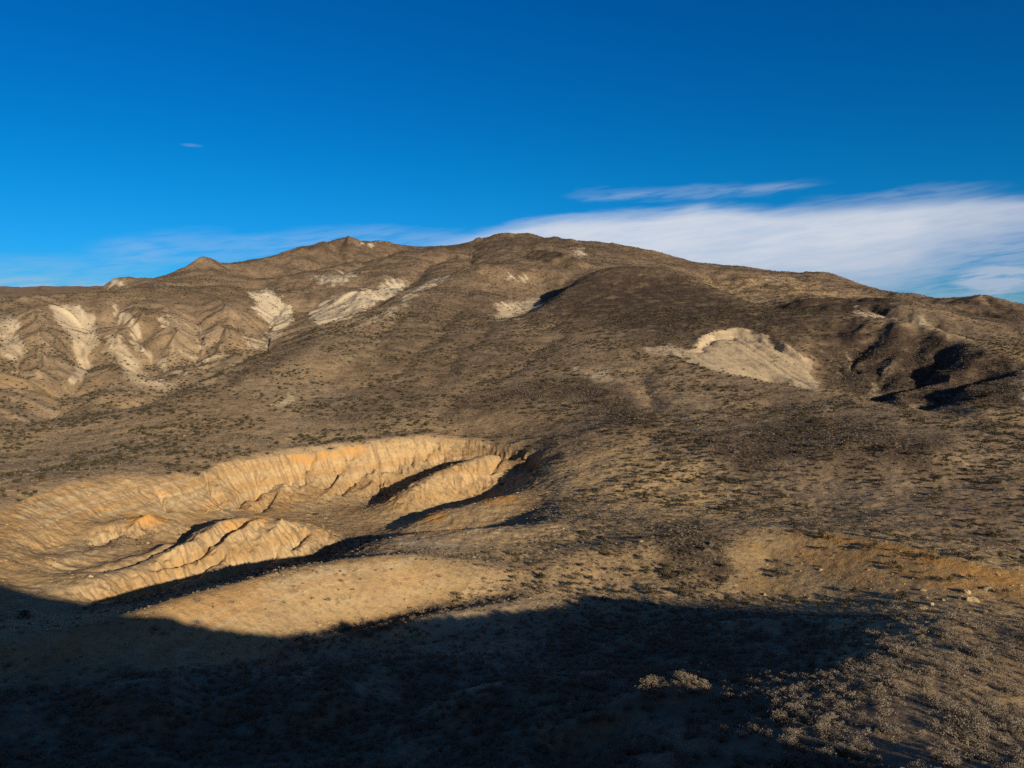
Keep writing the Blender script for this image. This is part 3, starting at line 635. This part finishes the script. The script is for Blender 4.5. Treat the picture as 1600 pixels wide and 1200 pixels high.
def ground_mat():
    m = bpy.data.materials.new('desert_ground'); m.use_nodes = True; m.node_tree.nodes.clear(); t = NT(m)
    out = t.n.new('ShaderNodeOutputMaterial'); bs_ = t.n.new('ShaderNodeBsdfPrincipled')
    bs_.inputs['Roughness'].default_value = .95; bs_.inputs['Specular IOR Level'].default_value = .12
    t.lk(bs_.outputs[0], out.inputs[0])
    geo = t.n.new('ShaderNodeNewGeometry'); P3 = geo.outputs['Position']
    sep = t.n.new('ShaderNodeSeparateXYZ'); t.lk(P3, sep.inputs[0])
    nb = t.noise(P3, .02, 5, .6); nm = t.noise(P3, .12, 6, .65); nf = t.noise(P3, .9, 6, .7); nff = t.noise(P3, 5., 4, .7)
    # general slope soil : brown with tan and grey-brown gravel
    soil = t.mix(t.ramp(nb, .35, .65), (.31,.22,.13), (.35,.265,.17))
    soil = t.mix(t.math('MULTIPLY', t.attr('high'), .75), soil, (.205,.148,.104))
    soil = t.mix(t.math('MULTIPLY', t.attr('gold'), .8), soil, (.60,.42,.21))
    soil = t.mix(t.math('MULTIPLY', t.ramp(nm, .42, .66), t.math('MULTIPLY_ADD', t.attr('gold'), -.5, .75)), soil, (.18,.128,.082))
    soil = t.mix(t.ramp(nf, .50, .72), soil, (.11,.08,.056))
    soil = t.mix(t.math('MULTIPLY', t.ramp(nff, .55, .75), .55), soil, (.42,.33,.23))
    nr = t.noise(P3, .035, 4, .7); nq = t.noise(P3, .33, 5, .8)
    soil = t.mix(t.math('MULTIPLY', t.math('MULTIPLY', t.ramp(nr, .50, .60), t.attr('high')), .7), soil, (.115,.083,.062))
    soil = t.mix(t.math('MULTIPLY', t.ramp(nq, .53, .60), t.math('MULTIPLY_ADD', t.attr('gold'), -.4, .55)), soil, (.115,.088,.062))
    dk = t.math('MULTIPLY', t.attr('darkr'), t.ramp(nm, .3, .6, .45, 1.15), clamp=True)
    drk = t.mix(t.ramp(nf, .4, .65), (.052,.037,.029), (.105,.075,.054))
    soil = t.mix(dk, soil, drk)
    # pale scars
    st = t.n.new('ShaderNodeMapping'); st.inputs['Scale'].default_value = (.25,.25,1.2); t.lk(P3, st.inputs['Vector'])
    ns = t.noise(st.outputs[0], .6, 4, .6)
    palec = t.mix(t.ramp(ns, .35, .65), (.43,.335,.215), (.51,.41,.275))
    palec = t.mix(t.ramp(nf, .45, .7), palec, (.33,.26,.18))
    rl = t.attr('rill')
    pm = t.math('ADD', t.math('ADD', t.math('MULTIPLY', nm, .55), t.math('MULTIPLY', nf, .45)), t.math('MULTIPLY', rl, .10))
    pm = t.math('ADD', pm, t.math('MULTIPLY', t.math('SUBTRACT', t.attr('pale'), .5), .50))
    pm = t.math('MULTIPLY', t.ramp(pm, .38, .64), t.ramp(t.attr('pale'), 0., .25))
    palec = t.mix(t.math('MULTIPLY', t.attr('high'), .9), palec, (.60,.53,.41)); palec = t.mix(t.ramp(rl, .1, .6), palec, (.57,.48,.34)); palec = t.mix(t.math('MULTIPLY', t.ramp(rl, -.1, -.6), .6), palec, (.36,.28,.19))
    # yellow strata
    zz = t.math('ADD', sep.outputs['Z'], t.math('MULTIPLY', t.math('SUBTRACT', nb, .5), 9.))
    zz = t.math('ADD', zz, t.math('MULTIPLY', t.math('SUBTRACT', nm, .5), 1.2))
    cz = t.n.new('ShaderNodeCombineXYZ'); t.lk(zz, cz.inputs['Z']); t.lk(t.math('MULTIPLY', sep.outputs['X'], .012), cz.inputs['X'])
    b1 = t.noise(cz.outputs[0], 1.1, 3, .7); b2 = t.noise(cz.outputs[0], 3.1, 2, .6); b3 = t.noise(cz.outputs[0], .35, 1)
    yc = t.mix(t.ramp(b3, .4, .6), (.40,.26,.115), (.44,.32,.17))
    yc = t.mix(t.math('MULTIPLY', t.ramp(b1, .52, .68), .6), yc, (.50,.40,.26))
    czs = t.n.new('ShaderNodeCombineXYZ'); t.lk(t.math('ADD', sep.outputs['Z'], t.math('MULTIPLY', t.math('SUBTRACT', nm, .5), .5)), czs.inputs['Z'])
    s1 = t.noise(czs.outputs[0], 1.5, 3, .75); s2 = t.noise(czs.outputs[0], .9, 1)
    sc_ = t.mix(t.ramp(s1, .42, .55), (.42,.255,.11), (.50,.41,.25)); sc_ = t.mix(t.math('MULTIPLY', t.ramp(s2, .5, .62), .8), sc_, (.52,.30,.11)); sc_ = t.mix(t.ramp(s1, .58, .66), sc_, (.60,.53,.38))
    yc = t.mix(t.math('MULTIPLY', t.attr('strat'), .85), yc, sc_)
    yc = t.mix(t.math('MULTIPLY', t.ramp(rl, 0., -.5), .75), yc, (.235,.165,.10))  # debris tone in rills, darkened for the relief shading frontal sun leaves out
    yc = t.mix(t.math('MULTIPLY', t.ramp(b2, .55, .68), .6), yc, (.45,.235,.10))
    yc = t.mix(t.math('MULTIPLY', t.ramp(nm, .45, .7), .7), yc, (.33,.225,.125))
    yc = t.mix(t.math('MULTIPLY', t.ramp(nf, .45, .68), .75), yc, (.22,.155,.095))
    yc = t.mix(t.attr('orange'), yc, (.50,.27,.085))
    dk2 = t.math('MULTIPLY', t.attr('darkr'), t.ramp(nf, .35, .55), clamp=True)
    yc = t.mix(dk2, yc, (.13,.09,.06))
    ym = t.math('ADD', t.math('ADD', t.math('MULTIPLY', nm, .6), t.math('MULTIPLY', nf, .4)), t.math('MULTIPLY', t.math('ADD', t.math('SUBTRACT', t.attr('yellow'), .5), t.math('MULTIPLY', t.attr('strat'), .3)), .6))
    ym = t.math('MULTIPLY', t.ramp(ym, .42, .60), t.ramp(t.attr('yellow'), 0., .2))
    c = t.mix(ym, soil, yc)
    c = t.mix(pm, c, palec)
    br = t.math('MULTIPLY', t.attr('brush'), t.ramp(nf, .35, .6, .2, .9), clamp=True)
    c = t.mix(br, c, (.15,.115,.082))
    t.lk(c, bs_.inputs['Base Color'])
    bh = t.math('ADD', t.math('MULTIPLY', nf, .5), t.math('MULTIPLY', nff, .12))
    bp = t.n.new('ShaderNodeBump'); bp.inputs['Strength'].default_value = 1.0; bp.inputs['Distance'].default_value = .5
    t.lk(bh, bp.inputs['Height']); t.lk(bp.outputs[0], bs_.inputs['Normal'])
    return m
GM = ground_mat()
strat = area([(40,775),(150,752),(240,745),(322,741),(340,790),(250,806),(120,815),(30,825)],6,160,235)
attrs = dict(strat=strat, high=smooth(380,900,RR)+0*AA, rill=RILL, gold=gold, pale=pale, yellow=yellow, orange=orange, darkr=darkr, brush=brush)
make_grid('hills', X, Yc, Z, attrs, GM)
make_grid('ground', XR, YR, ZR, {}, GM)

# ------------------------------------------------------------------ plants and stones
rng = np.random.default_rng(7)
tv = Z/RR; VIS = tv >= np.maximum.accumulate(tv, 0) - 2e-3
PXT, PYT = project(X, Yc, Z)
def pick(px, py, d0=0, d1=1e9):
    dd = np.where(VIS & (RR>d0) & (RR<d1), (PXT-px)**2+(PYT-py)**2, 1e9); k = np.unravel_index(dd.argmin(), dd.shape)
    return float(X[k]), float(Yc[k]), float(Z[k])
def sample(nn, r0, r1, th=37.0):
    r = np.sqrt(rng.uniform(r0*r0, r1*r1, nn)); a = rng.uniform(-R(th), R(th), nn)
    fi = np.interp(np.log(r), lrow, np.arange(NR)); fj = (a-TH0)/(TH1-TH0)*(NC-1)
    i = np.clip(fi.astype(int), 0, NR-2); j = np.clip(fj.astype(int), 0, NC-2); u = fi-i; v = fj-j
    def bl(Q_): return (Q_[i,j]*(1-u)+Q_[i+1,j]*u)*(1-v) + (Q_[i,j+1]*(1-u)+Q_[i+1,j+1]*u)*v
    z = bl(Z); x = r*np.sin(a); y = r*np.cos(a)
    return dict(x=x, y=y, z=z, r=r, vis=VIS[i,j]|VIS[np.maximum(i-2,0),j], bare=np.clip(bl(pale)+bl(bad),0,1), yel=bl(yellow), dark=bl(darkr), brush=bl(brush), slope=bl(gm), px=bl(PXT), py=bl(PYT))
def pickm(d, m): return {k: v[m] for k, v in d.items()}

def simple_mat(name, cols, rough=.9, scale=3., spec=.1):
    m = bpy.data.materials.new(name); m.use_nodes = True; t = NT(m); b = t.n['Principled BSDF']
    b.inputs['Roughness'].default_value = rough; b.inputs['Specular IOR Level'].default_value = spec
    oi = t.n.new('ShaderNodeObjectInfo'); tc = t.n.new('ShaderNodeTexCoord')
    nz = t.noise(tc.outputs['Object'], scale, 3, .6)
    c = t.mix(t.ramp(nz, .35, .65), cols[0], cols[1])
    c = t.mix(t.math('MULTIPLY', oi.outputs['Random'], .75), c, cols[2])
    t.lk(c, b.inputs['Base Color']); return m
M_creo = simple_mat('creosote_leaf', [(.062,.056,.032),(.043,.040,.024),(.092,.080,.048)])
M_stem = simple_mat('dry_stem', [(.10,.08,.06),(.16,.13,.10),(.08,.065,.05)])
M_grey = simple_mat('grey_brush', [(.24,.20,.16),(.18,.15,.12),(.29,.245,.19)])
M_dbr = simple_mat('dark_brush', [(.085,.072,.048),(.06,.052,.036),(.13,.11,.075)])
M_straw = simple_mat('dry_grass', [(.34,.27,.16),(.26,.20,.12),(.40,.33,.21)])
M_rock = simple_mat('dark_stone', [(.07,.052,.042),(.12,.09,.068),(.17,.13,.10)], scale=1.5)
M_prock = simple_mat('pale_stone', [(.42,.32,.165),(.35,.265,.135),(.46,.37,.21)], scale=1.5)
M_ochre = simple_mat('ochre_stone', [(.36,.26,.14),(.30,.21,.12),(.44,.34,.2)], scale=1.5)

def mesh_from(name, vs, fs, mat, smooth_=False):
    me = bpy.data.meshes.new(name); me.from_pydata([tuple(v) for v in vs], [], fs); me.materials.append(mat)
    if smooth_: me.polygons.foreach_set('use_smooth', [True]*len(me.polygons))
    me.update(); return me
def bush_geo(seed, leaves, leaf, stems=0, hh=.75, clumps=7, stem_w=.012):
    rg = np.random.default_rng(seed); V_, F_ = [], []
    cl = []
    for k in range(clumps):
        a = rg.uniform(0, 6.28); q = rg.uniform(.0, .72); cl.append((q*math.cos(a), q*math.sin(a), hh*(1-.45*q*q)*rg.uniform(.55,.8), rg.uniform(.22,.42)))
    L_ = []
    for k in range(leaves):
        c = cl[rg.integers(clumps)]; d = rg.normal(size=3); d /= np.linalg.norm(d); rr2 = c[3]*rg.uniform(.45,1.)**.5
        p = np.array(c[:3]) + d*rr2*np.array([1,1,.8]); p[2] = max(.03, p[2]) if p[2] > -.1 else .05
        u = rg.normal(size=3); u /= np.linalg.norm(u); v = np.cross(u, d+rg.normal(size=3)*.5); v /= np.linalg.norm(v)+1e-6
        s1 = leaf*rg.uniform(.6,1.5); s2 = s1*rg.uniform(.35,.7); b = len(V_)
        V_ += [p-u*s1, p+v*s2, p+u*s1, p-v*s2]; F_.append((b,b+1,b+2,b+3)); L_.append(p)
    SV_, SF_ = [], []
    for k in range(stems):
        tip = L_[rg.integers(len(L_))]*rg.uniform(.9,1.12); base = np.array([*rg.normal(size=2)*.06, -.05]); mid = (tip+base)/2 + np.array([0,0,-.06]) + rg.normal(size=3)*.05
        w = stem_w
        for ax in (np.array([1,0,0]), np.array([0,1,0])):
            b = len(SV_); SV_ += [base-ax*w, base+ax*w, mid+ax*w*.6, mid-ax*w*.6, tip]; SF_ += [(b,b+1,b+2,b+3), (b+3,b+2,b+4)]
    return V_, F_, SV_, SF_
def bush_mesh(name, seed, leaves, leaf, stems, hh, clumps, m1, m2, stem_w=.012):
    V_, F_, SV_, SF_ = bush_geo(seed, leaves, leaf, stems, hh, clumps, stem_w)
    nb_ = len(V_); me = mesh_from(name, V_+SV_, F_+[tuple(i+nb_ for i in f) for f in SF_], m1)
    me.materials.append(m2); mi = [0]*len(F_)+[1]*len(SF_); me.polygons.foreach_set('material_index', mi); return me
def rock_mesh(name, seed, mat, sub=2, flat=.6):
    import bmesh
    bm = bmesh.new(); bmesh.ops.create_icosphere(bm, subdivisions=sub, radius=1)
    rg = np.random.default_rng(seed); pl = [(rg.normal(size=3), rg.uniform(.55,.85)) for _ in range(9)]
    pl = [(p/np.linalg.norm(p), q) for p, q in pl]
    for v in bm.verts:
        c = np.array(v.co)
        for p, q in pl:
            e = c@p
            if e > q: c = c - p*(e-q)
        c = c*(1+.05*rg.normal()); v.co = (c[0]*1.1, c[1]*.9, c[2]*flat)
    me = bpy.data.meshes.new(name); bm.to_mesh(me); bm.free(); me.materials.append(mat); return me

def stuff(name, label, protos, d, size, hz=1.0, sink=.0):
    me = bpy.data.meshes.new(name); k = len(d['x'])
    me.vertices.add(k); me.vertices.foreach_set('co', np.stack([d['x'], d['y'], d['z']-sink*size], -1).astype(np.float32).ravel())
    a = me.attributes.new('size', 'FLOAT', 'POINT'); a.data.foreach_set('value', size.astype(np.float32))
    a = me.attributes.new('pick', 'INT', 'POINT'); a.data.foreach_set('value', rng.integers(0, len(protos), k).astype(np.int32))
    a = me.attributes.new('spin', 'FLOAT', 'POINT'); a.data.foreach_set('value', rng.uniform(0, 6.28, k).astype(np.float32))
    o = bpy.data.objects.new(name, me); S.collection.objects.link(o); o['kind'] = 'stuff'; o['label'] = label
    col = bpy.data.collections.new(name + '_forms')
    for q, pm in enumerate(protos):
        po = bpy.data.objects.new('%s_form_%02d' % (name, q), pm); col.objects.link(po)
    ng = bpy.data.node_groups.new(name, 'GeometryNodeTree')
    ng.interface.new_socket('Geometry', in_out='INPUT', socket_type='NodeSocketGeometry'); ng.interface.new_socket('Geometry', in_out='OUTPUT', socket_type='NodeSocketGeometry')
    N_, K_ = ng.nodes, ng.links
    gi = N_.new('NodeGroupInput'); go = N_.new('NodeGroupOutput'); ip = N_.new('GeometryNodeInstanceOnPoints'); ci = N_.new('GeometryNodeCollectionInfo')
    ci.inputs['Collection'].default_value = col; ci.inputs['Separate Children'].default_value = True; ci.inputs['Reset Children'].default_value = True
    def na(nm, ty):
        q = N_.new('GeometryNodeInputNamedAttribute'); q.data_type = ty; q.inputs['Name'].default_value = nm; return q.outputs['Attribute']
    K_.new(gi.outputs[0], ip.inputs['Points']); K_.new(ci.outputs[0], ip.inputs['Instance']); ip.inputs['Pick Instance'].default_value = True
    K_.new(na('pick', 'INT'), ip.inputs['Instance Index'])
    cx = N_.new('ShaderNodeCombineXYZ'); K_.new(na('spin', 'FLOAT'), cx.inputs[2]); K_.new(cx.outputs[0], ip.inputs['Rotation'])
    sx = N_.new('ShaderNodeCombineXYZ'); sz = na('size', 'FLOAT'); K_.new(sz, sx.inputs[0]); K_.new(sz, sx.inputs[1])
    mz = N_.new('ShaderNodeMath'); mz.operation = 'MULTIPLY'; mz.inputs[1].default_value = hz; K_.new(sz, mz.inputs[0]); K_.new(mz.outputs[0], sx.inputs[2]); K_.new(sx.outputs[0], ip.inputs['Scale'])
    K_.new(ip.outputs[0], go.inputs[0])
    md = o.modifiers.new('scatter', 'NODES'); md.node_group = ng
    print(name, k)
    return o

creo_lo = [bush_mesh('creosote_form', 100+i, 46, .17, 0, .8, 5, M_creo, M_stem) for i in range(4)]
far_lo = [bush_mesh('far_bush_form', 110+i, 26, .23, 0, .8, 4, M_dbr if i % 2 else M_creo, M_stem) for i in range(4)]
creo_md = [bush_mesh('creosote_form', 120+i, 170, .085, 14, .85, 7, M_creo, M_stem) for i in range(4)]
grey_lo = [bush_mesh('brush_form', 140+i, 50, .15, 0, .65, 5, M_grey if i > 3 else M_dbr, M_stem) for i in range(7)]
grey_md = [bush_mesh('brush_form', 160+i, 260, .055, 40, .7, 9, M_grey, M_stem) for i in range(5)]
straw_md = [bush_mesh('grass_form', 180+i, 120, .07, 40, .7, 6, M_straw, M_straw) for i in range(3)]
rocks = [rock_mesh('stone_form', 200+i, M_rock, 1, .6) for i in range(5)]
ochre = [rock_mesh('stone_form', 220+i, M_ochre, 1, .6) for i in range(4)]
prock = [rock_mesh('stone_form', 240+i, M_prock, 2, .6) for i in range(4)]
def dn(d, sc, seed): return fbm(d['x']/sc, d['y']/sc, 3, seed)

# creosote on the open slopes
d = sample(30000, 128, 520); pr = (1-.95*d['bare'])*(1-.85*d['yel'])*(1-.6*d['brush'])*(1-.45*d['dark'])*smooth(-.55,.5,dn(d,30,301))
d = pickm(d, d['vis'] & (rng.uniform(size=30000) < pr)); szs = rng.uniform(.5,1.4,len(d['x']))*(1+.1*smooth(.1,.6,dn(d,50,303)))
CREO_NEAR = (d, szs)
infr = (d['px']>0)&(d['px']<1600); big = np.argsort(-np.where(infr, szs/d['r'], 0))[:240]
creo_ind = pickm(d, big); creo_ind_s = szs[big]; rest = np.ones(len(szs), bool); rest[big] = False
stuff('creosote_scrub', 'dark green creosote bushes dotted over the open brown slopes', creo_md, pickm(d, rest), szs[rest], .8, .05)
d = sample(150000, 450, 1300); pr = (1-.55*d['bare'])*(.35+.65*smooth(-.6,.5,dn(d,60,305)))
d = pickm(d, d['vis'] & (rng.uniform(size=150000) < pr)); stuff('far_scrub', 'tiny dark bushes speckling the far mountain slopes', far_lo, d, rng.uniform(.4,1.15,len(d['x'])), .8, .05)
# low grey brush
d = sample(150000, 110, 430); pr = .8*d['dark']*d['bare']*(d['slope']<.6)+(1-.95*d['bare'])*(.22+.55*d['brush']+.35*smooth(0,.5,dn(d,22,307))+.6*d['dark'])*(1-.9*d['yel'])
d = pickm(d, d['vis'] & (rng.uniform(size=150000) < pr)); stuff('low_grey_brush', 'low grey-brown brush covering the slopes between the bushes', grey_lo, d, rng.uniform(.22,.6,len(d['x'])), .8, .03)
d = sample(26000, 27, 135); pr = (1-.95*d['bare'])*(1-.85*d['yel']*(d['px']<1150))*(.12+.9*d['brush']*smooth(-.7,.2,dn(d,7,309)))
d = pickm(d, (d['vis']|(d['r']<60)) & (rng.uniform(size=26000) < pr)); szs = rng.uniform(.3,.78,len(d['x']))*(1+.5*(rng.uniform(size=len(d['x']))<.06))
infr = (d['px']>-10)&(d['px']<1610)&(d['py']<1215)&d['vis']; big = np.argsort(-np.where(infr, szs/d['r'], 0))[:280]
grey_ind = pickm(d, big); grey_ind_s = szs[big]; rest = np.ones(len(szs), bool); rest[big] = False
stuff('grey_desert_brush', 'grey twiggy desert brush covering the foreground slopes', grey_md, pickm(d, rest), szs[rest], 1., .05)
d = sample(14000, 27, 150); pr = (1-.8*d['bare'])*(.15+.25*smooth(0,.6,dn(d,9,311)))
d = pickm(d, d['vis'] & (rng.uniform(size=14000) < pr)); stuff('dry_grass', 'tufts of dry straw-coloured grass between the foreground brush', straw_md, d, rng.uniform(.15,.34,len(d['x'])), 1., .05)
# stones
d = sample(60000, 130, 520); pr = d['dark']*smooth(-.3,.5,dn(d,8,313))*.7 + .02*(1-d['bare'])
d = pickm(d, d['vis'] & (rng.uniform(size=60000) < pr)); stuff('dark_stones', 'dark broken stones strewn over the brown slopes', rocks, d, rng.gamma(2.2,.13,len(d['x'])), 1., .1)
d = sample(60000, 30, 290); pr = np.maximum(d['bare']*smooth(.0,.5,dn(d,10,315))*.6, d['yel']*.25)+.02
d = pickm(d, d['vis'] & (rng.uniform(size=60000) < pr)); stuff('ochre_stones', 'small ochre stones lying on the bare yellow earth', ochre, d, rng.gamma(1.8,.07,len(d['x'])), 1., .1)

def tag(o, label, cat, group=None):
    o['label'] = label; o['category'] = cat
    if group: o['group'] = group
def place(name, me, x, y, z, sc, label, cat, group=None, hz=1., sink=.05, rot=None):
    o = bpy.data.objects.new(name, me); S.collection.objects.link(o); o.location = (x, y, z-sink*sc)
    o.rotation_euler = (0, 0, rng.uniform(0, 6.28) if rot is None else rot); o.scale = (sc, sc, sc*hz); tag(o, label, cat, group); return o
def size_words(sz, a='large ', b='', c='small '):
    lo, hi = np.quantile(sz, [.3, .82]); return [a if q > hi else (c if q < lo else b) for q in sz]
def creo_zone(px, py):
    if px < 480: return ('dark green creosote bush on the brown slope above the left cliff rim', 'creosote bushes above the left cliff rim')
    if px < 840: return ('dark green creosote bush on the brown slope above the yellow badland cliffs', 'creosote bushes above the badland cliffs')
    if px < 1180: return ('olive green creosote bush on the open tan slope right of the badland ravine', 'creosote bushes right of the ravine')
    return ('dark creosote bush on the brown stony slope above the orange bank', 'creosote bushes above the orange bank')
cw_ = size_words(creo_ind_s, 'large ', 'middling ', 'smaller ')
for k in range(len(creo_ind_s)):
    lb, gp = creo_zone(creo_ind['px'][k], creo_ind['py'][k])
    place('creosote_bush', creo_md[k % 4], creo_ind['x'][k], creo_ind['y'][k], creo_ind['z'][k], creo_ind_s[k], cw_[k] + lb, 'bush', gp, .85)
# detailed near shrub: branches + foliage
def near_shrub(seed):
    V_, F_, SV_, SF_ = bush_geo(seed, 900, .030, 160, .8, 13, .008)
    return mesh_from('branches', SV_, SF_, M_stem), mesh_from('foliage', V_, F_, M_grey)
NS = [near_shrub(500+i) for i in range(4)]
def near(name, ms, x, y, z, sc, label, cat, group=None):
    e = bpy.data.objects.new(name, None); S.collection.objects.link(e); e.location = (x, y, z-.04); e.rotation_euler = (0,0,rng.uniform(0,6.28)); e.scale = (sc,)*3; tag(e, label, cat, group)
    for nm, me in zip(('branches', 'foliage'), ms):
        c = bpy.data.objects.new(nm, me); S.collection.objects.link(c); c.parent = e
    return e
def grey_zone(px, py):
    if px > 1350 and py > 1000: return ('grey twiggy shrub on the sunlit ochre slope at the lower right', 'grey shrubs on the sunlit lower right slope')
    if px > 1350: return ('grey twiggy shrub on top of the near knoll below the pale boulders', 'grey shrubs on the near knoll')
    if px > 1000 and py < 1130: return ('grey twiggy shrub along the crest of the near spur edging the dark hollow', 'grey shrubs on the near spur crest')
    if px > 800: return ('grey twiggy shrub on the shaded lower side of the near spur', 'grey shrubs on the shaded side of the spur')
    return ('grey twiggy shrub in deep shade at the bottom left of the foreground', 'grey shrubs in the deep foreground shade')
gw_ = size_words(grey_ind_s, 'broad ', '', 'small ')
for k in range(len(grey_ind_s)):
    lb, gp = grey_zone(grey_ind['px'][k], grey_ind['py'][k])
    a = (grey_ind['x'][k], grey_ind['y'][k], grey_ind['z'][k], grey_ind_s[k], gw_[k] + lb, 'shrub', gp)
    if k < 120: near('desert_shrub', NS[k % 4], *a)
    else: place('desert_shrub', grey_md[k % 5], *a)
for (u, v, sc, lb, q) in ((1269,1040,.85,'lone pale bushy shrub sticking up against the dark hollow',0), (1283,1050,.5,'small pale shrub just below the lone bush edging the hollow',1), (1287,1190,.95,'large sunlit grey shrub in the shadow at the bottom edge of the picture',2),
                          (1356,1192,.8,'sunlit brownish shrub right of the large grey shrub at the bottom edge',3), (1166,1192,.5,'small sunlit shrub tip left of the large grey shrub at the bottom edge',1), (1196,966,.7,'tallest sunlit shrub on the rim of the dark hollow',3)):
    near('desert_shrub', NS[q], *pick(u, v), sc, lb, 'shrub')
for (u, v, sc, lb, fl) in ((1507,925,.85,'rounded pale yellow boulder on the orange slope, between the block above and the slab below',1.), (1519,939,.95,'tall pale yellow boulder lowest of the cluster on the right slope',1.2), (1539,920,1.05,'broken pale yellow boulder, uppermost and largest of the cluster on the right slope',1.),
                           (1441,951,.9,'flat pale yellow slab leftmost on the slope behind the near knoll',.6), (1453,945,.75,'leaning pale yellow rock touching the leftmost flat slab',1.2), (1475,937,.6,'small pale yellow rock midway between the leftmost slab and the boulder cluster',.8),
                           (1560,897,.5,'small isolated pale stone below the orange crest at the far right',.8), (1506,1146,.32,'small white stone lying among grey shrubs at the lower right',.7), (1594,914,.45,'small pale stone at the right edge of the picture on the orange slope',.8),
                           (1494,951,.35,'smallest pale stone beside the near knoll crest right of the slab',.8)):
    k = int(rng.integers(4)); place('pale_boulder', rock_mesh('pale_boulder', 600+k+int(u), M_prock, 3, .75), *pick(u, v, 112 if v < 1000 else 30), sc*1.1, lb, 'boulder', None, fl, .25)
